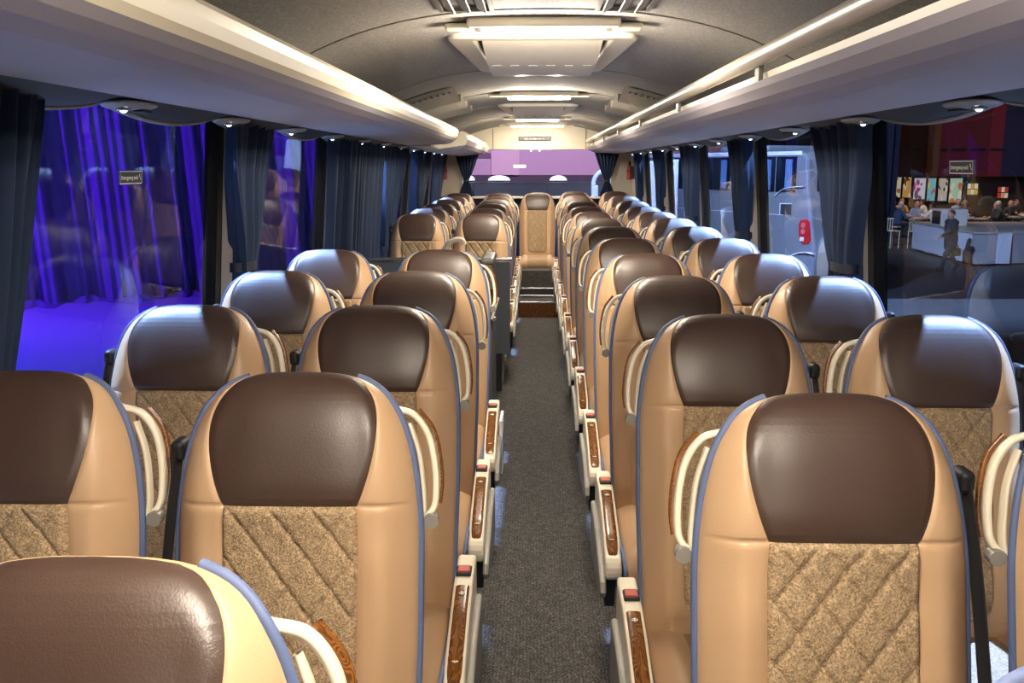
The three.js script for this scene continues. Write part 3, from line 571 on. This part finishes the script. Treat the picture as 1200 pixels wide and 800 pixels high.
// ---- hall wall behind the coach
{
  const w = setting('wall_hall');
  const wz = -54;
  obj('upper_wall', [box(40, 9, 0.3, -8, 5.55, wz - 0.15)], std('#a58fa8', 0.9), w);
  obj('lower_wall', [box(40, 2.45, 0.3, -8, -0.175, wz - 0.13)], std('#3b3444', 0.8), w);
  for (const x of [-12.4, -6.4, -1.7, 6.8]) obj('pilaster', [box(1.6, 9, 0.4, x, 5.55, wz)], std('#b8a2b4', 0.9), w);
  for (const x of [-4.6, -2.9]) obj('vent_slot', [box(1.2, 0.28, 0.06, x, 2.15, wz + 0.05)], std('#5d4a66', 0.8), w);
}
{
  const t = thing('exhibition_partition', 'low grey exhibition partition beyond the rear window', 'partition', [-1, G, -38]);
  for (let k = 0; k < 7; k++) obj('panel', [box(2.96, 2.25, 0.08, -9 + k * 3, 1.125, 0, 0.01)], std('#7c7f86', 0.6), t);
  obj('top_rail', [box(21, 0.06, 0.12, 0, 2.27, 0, 0.01)], M.grey, t);
  for (const [x, w, n] of [[-2.65, 0.42, 'rear of the coach'], [-1.45, 0.9, 'middle seat'], [0.95, 0.7, 'aisle end']]) {
    const l = thing('display_lamp', `small bright lamp on the grey partition, ${w === 0.42 ? 'the narrowest one' : w === 0.9 ? 'the widest one' : 'the middle-sized one'}`, 'lamp', [x, G + 2.3, -38]);
    obj('base', [box(w * 0.5, 0.06, 0.1, 0, 0.03, 0, 0.01)], M.dark, l);
    obj('shade', [new THREE.SphereGeometry(1, 20, 12, 0, 6.283, 0, 1.571).scale(w / 2, 0.2, 0.12).translate(0, 0.06, 0)], new THREE.MeshStandardMaterial({ color: '#ffffff', emissive: '#e8ecff', emissiveIntensity: 1.6 }), l);
  }
}
// ---- nose of a white coach with its mirror arm, beyond the rear window
{
  const t = thing('touring_coach', 'white nose of another coach with drooping mirror arm behind the rear window', 'coach', [1.95, G, -20]);
  obj('body', [metreUV(prism([[-0.30, 0.3], [-0.36, 1.2], [-0.28, 2.2], [-0.12, 2.75], [0.2, 3.0], [1.1, 3.05], [1.1, 0.3]], 2.6, 0.05).translate(0, 0, -2.6))], std('#d9dde4', 0.35), t);
  obj('windscreen', [grid(8, 10, (u, v) => [lerp(0.0, 1.0, u), lerp(1.35, 2.7, v), 0.012 - 0.1 * v])], std('#16263f', 0.15), t);
  obj('mirror_arm', [sweep([[-0.1, 2.80, 0.05], [-0.35, 2.82, 0.15], [-0.62, 2.76, 0.2], [-0.72, 2.60, 0.2], [-0.72, 2.45, 0.2]], ovalProfile(0.05, 0.06), [0, 0, 1], 30)], std('#e8eaee', 0.3), t);
  obj('mirror', [box(0.15, 0.42, 0.12, -0.70, 2.30, 0.2, 0.04)], std('#e8eaee', 0.3), t);
  obj('wheel', [cyl(0.48, 0.48, 0.3, -0.2, 0.48, -1.6, 24, 'x')], M.black, t);
}
// ---- silver coach parked beside ours
{
  const t = thing('parked_coach', 'silver grey coach with red tail lamp parked outside the windows', 'coach', [6.05, G, -21], 117 * Math.PI / 180);
  const silver = std('#888e97', 0.4, { metalness: 0.25 }), pane = std('#0e1622', 0.08);
  obj('body', [metreUV(prism([[-0.32, 0.45], [-0.36, 1.0], [-0.22, 1.6], [-0.05, 2.4], [0.02, 3.05], [0.14, 3.2], [0.5, 3.25], [6.3, 3.25], [6.9, 3.05], [7.15, 2.3], [7.25, 1.2], [7.2, 0.4], [5.9, 0.35], [5.75, 0.75], [5.35, 0.95], [4.95, 0.75], [4.8, 0.35], [2.6, 0.35], [2.45, 0.75], [2.05, 0.95], [1.65, 0.75], [1.5, 0.35]], 2.2, 0.06))], silver, t);
  for (const x of [2.05, 5.35]) { const w = obj('wheel', [cyl(0.42, 0.42, 0.26, x, 0.42, 0.16, 28, 'z')], M.black, t); obj('hub', [cyl(0.2, 0.2, 0.04, x, 0.42, 0.02, 20, 'z')], M.grey, w); }
  for (const [a, b] of [[0.34, 1.0], [1.04, 2.6], [2.66, 4.2], [4.26, 5.8]]) { const w = obj('side_window', [box(b - a, 0.80, 0.03, (a + b) / 2, 2.72, -0.006, 0.02)], pane, t); obj('curtain', [grid(16, 2, (u, v) => [a + 0.12 + u * 0.22, 2.36 + 0.7 * v, -0.024 + 0.004 * Math.sin(u * 30)])], std('#5878a8', 0.8), w); }
  obj('rear_window', [grid(6, 6, (u, v) => [-0.06 + 0.045 * v - 0.012, lerp(2.35, 3.0, v), lerp(0.25, 1.95, u)])], pane, t);
  obj('roof_trim', [box(6.2, 0.10, 0.05, 3.3, 3.19, 0.0, 0.02)], std('#dfe5ee', 0.3), t);
  obj('roof_unit', [box(1.8, 0.16, 1.6, 2.6, 3.32, 1.1, 0.06)], silver, t);
  obj('swoosh', [sweep([[0.05, 2.45, -0.012], [0.4, 2.44, -0.026], [0.75, 2.37, -0.026], [1.0, 2.22, -0.012]], ovalProfile(0.012, 0.03), [0, 0, 1], 24)], std('#d4dae2', 0.3), t);
  obj('service_hatch', [box(0.36, 0.24, 0.02, 0.62, 1.93, -0.004, 0.01)], std('#3a3d40', 0.5), t);
  obj('hatch_rim', [box(0.40, 0.02, 0.024, 0.62, 2.06, -0.005), box(0.02, 0.28, 0.024, 0.81, 1.93, -0.005)], std('#e2e6ea', 0.3), t);
  obj('side_seam', [box(5.6, 0.014, 0.01, 3.5, 1.80, -0.002)], std('#dfe5ee', 0.3), t);
  obj('side_marker', [box(0.14, 0.06, 0.02, 1.15, 1.2, -0.006, 0.008)], std('#c98a2a', 0.3), t);
  const lampPts = [[-0.24, 1.28], [-0.16, 1.68], [-0.08, 1.74], [0.10, 1.72], [0.16, 1.60], [0.12, 1.28], [0.0, 1.18], [-0.18, 1.2]];
  const tl = obj('tail_lamp', [prism(lampPts, 0.06, 0.012).translate(0, 0, -0.03)], std('#c0141c', 0.2), t);
  for (const y of [1.60, 1.46]) obj('lamp_cell', [cyl(0.06, 0.06, 0.02, 0.0, y, -0.035, 16, 'z')], std('#e0656a', 0.2), tl);
  obj('reverse_cell', [box(0.12, 0.09, 0.02, 0.02, 1.29, -0.034, 0.006)], std('#f2e6e6', 0.2), tl);
  obj('bumper_strip', [sweep([[-0.36, 0.98, -0.01], [-0.1, 1.0, -0.03], [0.25, 0.92, -0.03], [0.6, 0.72, -0.02]], ovalProfile(0.02, 0.035), [0, 0, 1], 20)], std('#e6ebf2', 0.3), t);
}

// ---- food court
function posterTexture(k) {
  const c = document.createElement('canvas'); c.width = 128; c.height = 160; const x = c.getContext('2d');
  const pal = [['#e9d9b4', '#3a2618', '#b06a3a'], ['#d9a45a', '#5a2a18', '#f0e0b0'], ['#e6e2ee', '#c23a8a', '#6a6a78'], ['#7fd0d8', '#f0d060', '#e06090'], ['#d8c8b8', '#6a3a30', '#f2f0ea'], ['#bfe0c4', '#d07a4a', '#f4ead0']][k];
  x.fillStyle = pal[0]; x.fillRect(0, 0, 128, 160);
  let s = 77 + k * 31; const r = () => ((s = (s * 16807) % 2147483647) / 2147483647);
  for (let i = 0; i < 9; i++) { x.fillStyle = pal[1 + (i % 2)]; x.beginPath(); x.ellipse(r() * 128, r() * 160, 8 + r() * 30, 6 + r() * 18, r() * 3, 0, 6.283); x.fill(); }
  const t = new THREE.CanvasTexture(c); t.colorSpace = THREE.SRGBColorSpace; return t;
}
const pw = px => -0.03 + (px - 626) / 1099 * 44.9, ph2 = py => 1.48 - (py - 196) / 1099 * 44.9;
{
  const w = setting('wall_food_court');
  obj('back_wall', [box(22, 4, 0.2, 22, 0.2, -46.1)], std('#171214', 0.8), w);
  const seg = [[985, 1045, '#3a2722'], [1045, 1078, '#35231f'], [1078, 1093, '#6b4c26'], [1093, 1150, '#6a2024'], [1150, 1166, '#8a2530'], [1166, 1260, '#2c2a4a']];
  for (const [a, b, c] of seg) obj('bulkhead_panel', [box(pw(b) - pw(a) - 0.02, 7, 0.3, (pw(a) + pw(b)) / 2, 1.05 + 3.5, -45 + (a === 1078 ? 0.15 : 0))], std(c, 0.85), w);
  for (let k = 0; k < 6; k++) obj('slot', [box(0.7, 0.12, 0.05, pw(1042 + k * 22 + (k > 1 ? 8 : 0)), ph2(176), -44.83)], M.black, w);
  [[1050, 1063, 207, 232], [1064, 1075, 207, 232], [1077, 1092, 208, 234], [1093, 1104, 208, 236], [1106, 1118, 208, 236], [1119, 1135, 208, 238]].forEach(([a, b, c, d], k) => {
    const t = thing('poster_lightbox', ['cream food poster with dark shapes on the back wall', 'orange and brown lit food poster on the back wall', 'white and magenta lit poster on the back wall', 'turquoise lit poster with yellow shapes on back wall', 'beige lit poster with brown shapes on back wall', 'pale green lit poster with orange shapes on back wall'][k], 'poster', [pw((a + b) / 2), ph2(d), -45.9], 0, 'lit food posters');
    const W = pw(b) - pw(a), Hh = ph2(c) - ph2(d);
    obj('case', [box(W, Hh, 0.1, 0, Hh / 2, 0, 0.01)], M.black, t);
    obj('print', [new THREE.PlaneGeometry(W - 0.06, Hh - 0.06).translate(0, Hh / 2, 0.052)], new THREE.MeshStandardMaterial({ color: '#000000', emissive: '#ffffff', emissiveMap: posterTexture(k), emissiveIntensity: 0.55 }), t);
  });
  [[1147, 222, ['#e8c04a', '#f0e8d8', '#e8c04a', '#f4f0e8', '#d8b040', '#f0e8d8'], 'small yellow and white lit menu panel on dark wall'], [1183, 226, ['#d84030', '#e8a070', '#f0d8c8', '#d84030', '#e8e0c0', '#c83830'], 'small red and cream lit menu panel on dark wall']].forEach(([x, y, cols, label]) => {
    const t = thing('menu_panel', label, 'menu', [pw(x), ph2(y + 7), -45.9], 0, 'lit menu panels');
    obj('case', [box(0.56, 0.62, 0.06, 0, 0.31, 0, 0.01)], M.black, t);
    cols.forEach((c, k) => obj('tile', [box(0.15, 0.24, 0.02, -0.17 + 0.17 * (k % 3), 0.17 + 0.28 * Math.floor(k / 3), 0.035)], new THREE.MeshStandardMaterial({ color: '#000000', emissive: c, emissiveIntensity: 0.6 }), t));
  });
}
{
  const t = thing('service_counter', 'pale panelled food counter island on the dark hall floor', 'counter', [0, G, 0]);
  const base = [[13.4, -33], [12.97, -27.6]]; for (let i = 1; i <= 10; i++) { const a = i / 10; base.push([12.97 + 3.8 * a, -27.6 - 0.5 * a - 0.9 * a * a]); } base.push([17.4, -33]);
  const slab = (y0, y1, grow) => { const cx = 15.2, cz = -30.4, g = prism(base.map(p => [cx + (p[0] - cx) * grow, -(cz + (p[1] - cz) * grow)]), y1 - y0); g.rotateX(-Math.PI / 2); g.translate(0, y0, 0); return metreUV(g); };
  obj('body', [slab(0.06, 0.95, 1)], std('#9da3ab', 0.6), t);
  obj('plinth', [slab(0, 0.06, 0.98)], M.black, t);
  obj('worktop', [slab(0.95, 1.0, 1.015)], std('#b8b2a8', 0.4), t);
  for (let k = 0; k < 4; k++) { const f = 0.12 + k * 0.25; obj('side_panel', [box(0.04, 0.86, 1.2, lerp(13.4, 12.97, f) - 0.02, 0.5, lerp(-33, -27.6, f), 0.008)], std('#d5dde8', 0.5), t); }
  for (const a of [0.25, 0.62]) obj('pilaster', [box(0.42, 0.9, 0.05, 12.97 + 3.8 * a, 0.51, -27.6 - 0.5 * a - 0.9 * a * a + 0.03, 0.01)], std('#c3ccd8', 0.5), t);
  const m = thing('coffee_machine', 'white box shaped coffee machine on the counter corner', 'machine', [13.6, G + 1.0, -30.8]);
  obj('case', [box(0.85, 0.55, 0.8, 0, 0.275, 0, 0.04)], std('#cfc8bc', 0.5), m);
  obj('front', [box(0.02, 0.42, 0.6, -0.43, 0.27, 0, 0.008)], M.black, m);
  const bx = thing('serving_tray', 'pale grey box on the counter top', 'box', [16.2, G + 1.0, -29.6]);
  obj('tray', [box(0.9, 0.28, 0.5, 0, 0.14, 0, 0.03)], std('#a8a49c', 0.6), bx);
  obj('lid', [box(0.94, 0.04, 0.54, 0, 0.30, 0, 0.01)], std('#8a867e', 0.6), bx);
}
// ---- people: one continuous body each, meshed from tapered bones
function bodyGeometry(bones, size, centre, res, paint) {
  const mc = new MarchingCubes(res, M.dark, false, false, 60000), h = res / 2, f = mc.field;
  const sm = (a, b, k) => { const q = Math.max(0, 1 - Math.abs(a - b) / k) ** 2 * k / 4; return Math.min(a, b) - q; };
  for (let z = 0; z < res; z++) for (let y = 0; y < res; y++) for (let x = 0; x < res; x++) {
    const p = [(x - h) / h * size + centre[0], (y - h) / h * size + centre[1], (z - h) / h * size + centre[2]];
    let d = 1e3;
    for (const [a, b, ra, rb, k = 0.04] of bones) {
      const ab = [b[0] - a[0], b[1] - a[1], b[2] - a[2]], ap = [p[0] - a[0], p[1] - a[1], p[2] - a[2]];
      const t = Math.max(0, Math.min(1, (ap[0] * ab[0] + ap[1] * ab[1] + ap[2] * ab[2]) / (ab[0] ** 2 + ab[1] ** 2 + ab[2] ** 2 + 1e-9)));
      d = sm(d, Math.hypot(ap[0] - ab[0] * t, ap[1] - ab[1] * t, ap[2] - ab[2] * t) - lerp(ra, rb, t), k);
    }
    f[x + y * res + z * res * res] = -d;
  }
  mc.isolation = 0; mc.update();
  const n = mc.count, P = new Float32Array(n * 3), N = new Float32Array(n * 3), C = new Float32Array(n * 3);
  for (let i = 0; i < n; i++) {
    for (let k = 0; k < 3; k++) { P[i * 3 + k] = mc.positionArray[i * 3 + k] * size + centre[k]; N[i * 3 + k] = mc.normalArray[i * 3 + k]; }
  }
  const g = new THREE.BufferGeometry(); g.setAttribute('position', new THREE.BufferAttribute(P, 3)); g.setAttribute('normal', new THREE.BufferAttribute(N, 3));
  g.userData.paint = paint; g.setAttribute('color', new THREE.BufferAttribute(C, 3)); return g;
}
function dress(g, cols) {
  const q = g.clone(), P = q.attributes.position, C = q.attributes.color, c = cols.map(h => new THREE.Color(h));
  for (let i = 0; i < P.count; i++) { const k = c[g.userData.paint(P.getX(i), P.getY(i), P.getZ(i))]; C.setXYZ(i, k.r, k.g, k.b); }
  return q;
}
const skinMat = new THREE.MeshStandardMaterial({ vertexColors: true, roughness: 0.8, side: THREE.DoubleSide });
const hand = (w, dir, s = 1) => { const o = [[w, [w[0] + dir[0] * 0.07, w[1] + dir[1] * 0.07, w[2] + dir[2] * 0.07], 0.035 * s, 0.032 * s]]; for (let k = 0; k < 4; k++) { const b = [w[0] + dir[0] * 0.07, w[1] + dir[1] * 0.07, w[2] + dir[2] * 0.07 + (k - 1.5) * 0.02]; o.push([b, [b[0] + dir[0] * (0.08 - 0.012 * Math.abs(k - 1.3)), b[1] + dir[1] * 0.08 - 0.01, b[2]], 0.012, 0.009, 0.008]); } o.push([[w[0], w[1], w[2] + 0.02], [w[0] + dir[0] * 0.05, w[1] + dir[1] * 0.05, w[2] + 0.06], 0.013, 0.010, 0.01]); return o; };
const headBones = (x, y, z, fx = -1) => [[[x, y - 0.20, z], [x + fx * 0.015, y - 0.08, z], 0.055, 0.06], [[x, y + 0.02, z], [x + fx * 0.03, y - 0.03, z], 0.098, 0.088, 0.05], [[x + fx * 0.05, y - 0.06, z], [x + fx * 0.06, y - 0.07, z], 0.05, 0.045, 0.04], [[x + fx * 0.10, y + 0.0, z], [x + fx * 0.125, y - 0.03, z], 0.012, 0.016, 0.02], [[x, y - 0.02, z - 0.095], [x, y - 0.05, z - 0.095], 0.018, 0.012, 0.02], [[x, y - 0.02, z + 0.095], [x, y - 0.05, z + 0.095], 0.018, 0.012, 0.02]];
{ // the man walking past the counter, mid-stride towards the stage side, one arm swung forward
  const hip = [0, 0.90, 0], neck = [-0.03, 1.42, 0];
  const bones = [
    [hip, [-0.02, 1.2, 0], 0.165, 0.17, 0.08], [[-0.02, 1.2, 0], [-0.02, 1.34, 0], 0.17, 0.15, 0.08], [[-0.02, 1.36, -0.14], [-0.02, 1.36, 0.14], 0.085, 0.085, 0.08], [[-0.02, 1.38, 0], neck, 0.08, 0.06],
    [[0.0, 0.70, 0], hip, 0.175, 0.16, 0.08],                                                          // coat skirt
    [[0, 0.86, 0.09], [-0.20, 0.47, 0.09], 0.095, 0.065], [[-0.20, 0.47, 0.09], [-0.30, 0.08, 0.09], 0.062, 0.045], [[-0.28, 0.045, 0.09], [-0.45, 0.04, 0.09], 0.045, 0.038],
    [[0, 0.86, -0.09], [0.10, 0.46, -0.09], 0.095, 0.065], [[0.10, 0.46, -0.09], [0.34, 0.12, -0.09], 0.062, 0.045], [[0.35, 0.10, -0.09], [0.26, 0.035, -0.09], 0.045, 0.036],
    [[-0.02, 1.36, 0.19], [-0.24, 1.14, 0.24], 0.068, 0.055], [[-0.24, 1.14, 0.24], [-0.47, 1.00, 0.22], 0.055, 0.04],
    [[-0.02, 1.36, -0.19], [0.12, 1.10, -0.24], 0.068, 0.055], [[0.12, 1.10, -0.24], [0.17, 0.84, -0.23], 0.055, 0.04],
    ...hand([-0.49, 0.985, 0.22], [-0.9, -0.4, 0]), ...hand([0.172, 0.81, -0.23], [0.1, -0.95, 0]), ...headBones(-0.045, 1.60, 0)];
  const g = bodyGeometry(bones, 0.95, [0, 0.86, 0], 96, (x, y, z) => (y > 1.5 && x > -0.12 && (y > 1.60 || x > -0.03)) ? 3 : (y > 1.47 || x < -0.5 && y > 0.8) ? 0 : (Math.hypot(x - 0.18, y - 0.74) < 0.09 && z < -0.19) ? 0 : y > 0.62 ? 1 : y > 0.10 ? 2 : 4);
  const t = thing('person', 'walking person in dark coat carrying a black bag past the counter', 'person', [11.75, G, -26.4], 0.25);
  obj('body', dress(g, ['#a87a60', '#20242e', '#14151a', '#2a2422', '#0c0c0d']), skinMat, t);
  const b = thing('shoulder_bag', 'small black bag held at the walking person\'s side', 'bag', [11.75 + 0.26, G + 0.50, -26.4 - 0.22], 0.25);
  obj('pouch', [box(0.30, 0.22, 0.12, 0, 0.0, 0, 0.04)], M.black, b);
  obj('strap', [tube([[-0.10, 0.10, 0], [-0.06, 0.22, 0], [0.0, 0.24, 0], [0.04, 0.20, 0], [0.10, 0.10, 0]], 0.012, 20, 6)], M.black, b);
}
{ // visitors at the food court tables
  const sit = (lean, arm) => { // faces -x, on a high stool with seat at 0.72
    const b = [[[0, 0.80, 0], [-lean * 0.5, 1.08, 0], 0.15, 0.155, 0.08], [[-lean * 0.5, 1.08, 0], [-lean, 1.24, 0], 0.155, 0.13, 0.08], [[-lean, 1.25, -0.14], [-lean, 1.25, 0.14], 0.075, 0.075, 0.08], [[-lean, 1.28, 0], [-lean - 0.02, 1.36, 0], 0.07, 0.055],
      [[0, 0.79, 0.09], [-0.42, 0.80, 0.10], 0.09, 0.065], [[-0.42, 0.80, 0.10], [-0.36, 0.36, 0.10], 0.06, 0.045], [[-0.36, 0.33, 0.10], [-0.50, 0.30, 0.10], 0.045, 0.036],
      [[0, 0.79, -0.09], [-0.42, 0.80, -0.10], 0.09, 0.065], [[-0.42, 0.80, -0.10], [-0.36, 0.36, -0.10], 0.06, 0.045], [[-0.36, 0.33, -0.10], [-0.50, 0.30, -0.10], 0.045, 0.036],
      ...headBones(-lean - 0.035, 1.50, 0)];
    for (const s of [-1, 1]) { const el = [-lean - 0.12 - 0.05 * arm, 1.02 + (s > 0 ? 0.06 * arm : 0), s * 0.24], wr = [-lean - 0.36, 1.04 + (s > 0 ? 0.10 * arm : 0), s * 0.16]; b.push([[-lean, 1.25, s * 0.18], el, 0.06, 0.048], [el, wr, 0.046, 0.034], ...hand(wr, [-0.95, -0.1, 0])); }
    const hx = -lean - 0.035;
    return bodyGeometry(b, 0.78, [-0.15, 0.95, 0], 64, (x, y, z) => (y > 1.40 && x > hx - 0.06 && (y > 1.52 || x > hx + 0.02)) ? 3 : y > 1.36 ? 0 : (x < -lean - 0.36 && y > 0.9) ? 0 : y > 0.86 || (x > -0.1 && y > 0.82) ? 1 : y > 0.33 ? 2 : 4);
  };
  const poses = [sit(0.05, 0), sit(0.14, 1), sit(0.10, 0.5)];
  const tops = [['#d8d2c6', 'pale'], ['#2b3140', 'navy'], ['#b99c7c', 'beige'], ['#5a2a30', 'maroon'], ['#8e959e', 'grey'], ['#e6e2d8', 'white'], ['#3c4a66', 'blue'], ['#1d1d22', 'black']];
  const hairs = [['#2a1c14', 'dark'], ['#7a5a38', 'brown'], ['#c8c0b4', 'grey']];
  const PLACE = ['by the coffee machine', 'under the posters', 'behind the counter', 'below the red menu', 'beside the counter', 'between counter and posters', 'at the counter end'];
  const tables = [[15.2, -38.6], [17.2, -38.0], [18.6, -36.6], [20.2, -38.2], [14.4, -35.4], [16.6, -35.2], [19.2, -34.2]];
  tables.forEach(([x, z], ti) => {
    const t = thing('bar_table', `round high table with pale top in the food court, ${['behind the coffee machine', 'under the magenta poster', 'beside the counter back', 'below the red menu panel', 'nearest the tall curtain', 'between counter and posters', 'at the counter end'][ti]}`, 'table', [x, G, z], 0, 'food court tables');
    obj('tabletop', [cyl(0.42, 0.42, 0.04, 0, 0.99, 0, 28)], std('#b8a488', 0.5), t);
    obj('column', [cyl(0.03, 0.03, 0.96, 0, 0.49, 0, 12)], M.steel, t);
    obj('foot', [cyl(0.26, 0.28, 0.03, 0, 0.015, 0, 24)], M.dark, t);
    const n = ti % 2 ? 2 : 3;
    for (let k = 0; k < n; k++) {
      const a = 0.7 + ti * 1.1 + k * 6.283 / n, px = x + Math.cos(a) * 0.78, pz = z + Math.sin(a) * 0.78, yaw = -a;
      const st = thing('bar_stool', `slim bar stool under the visitor in ${tops[(ti * 3 + k) % 8][1]} top ${PLACE[ti]}`, 'stool', [px, G, pz], yaw, 'food court stools');
      obj('seat', [cyl(0.18, 0.17, 0.04, 0, 0.685, 0, 20)], M.cream, st);
      obj('column', [cyl(0.022, 0.022, 0.66, 0, 0.34, 0, 10)], M.steel, st);
      obj('foot', [cyl(0.2, 0.21, 0.02, 0, 0.012, 0, 20)], M.steel, st);
      const i = (ti * 3 + k), [tc, tn] = tops[i % 8], [hc, hn] = hairs[(i * 2 + ti) % 3];
      const place = PLACE[ti];
      const p = thing('person', `seated visitor in ${tn} top with ${hn} hair at a high table ${place}`, 'person', [px, G, pz], yaw, 'food court visitors');
      obj('body', dress(poses[i % 3], ['#b98a6c', tc, '#26262c', hc, '#111113']), skinMat, p);
    }
  });
  // plain white chairs by the near edge of the food court
  for (let k = 0; k < 3; k++) {
    const c = thing('cafe_chair', `pale slatted cafe chair standing ${['alone beside the tall dark curtain', 'in the middle of three chairs', 'closest to the counter'][k]}`, 'chair', [12.2 + k * 0.75, G, -34.2 + 0.3 * k], 0.3 * k, 'cafe chairs');
    obj('seat', [box(0.42, 0.03, 0.42, 0, 0.62, 0, 0.01)], M.cream, c);
    for (const [x, z] of [[-0.18, -0.18], [0.18, -0.18], [-0.18, 0.18], [0.18, 0.18]]) obj('leg', [box(0.03, 0.61, 0.03, x, 0.305, z, 0.006)], M.cream, c);
    for (let j = 0; j < 4; j++) obj('slat', [box(0.03, 0.40, 0.015, -0.15 + 0.1 * j, 0.84, -0.19, 0.004)], M.cream, c);
    obj('top_rail', [box(0.42, 0.05, 0.025, 0, 1.05, -0.19, 0.008)], M.cream, c);
  }
}
{ // dark drape closing the near edge of the food court
  const t = thing('hall_drape', 'tall dark drape hanging beside the food court', 'curtain', [10.6, G, -36]);
  obj('cloth', [grid(90, 4, (u, v) => [u * 3.2, v * 9, 0.12 * Math.sin(u * 44) + 0.05 * Math.sin(u * 97)])], std('#232636', 0.9), t);
}

renderer.render(scene, camera);
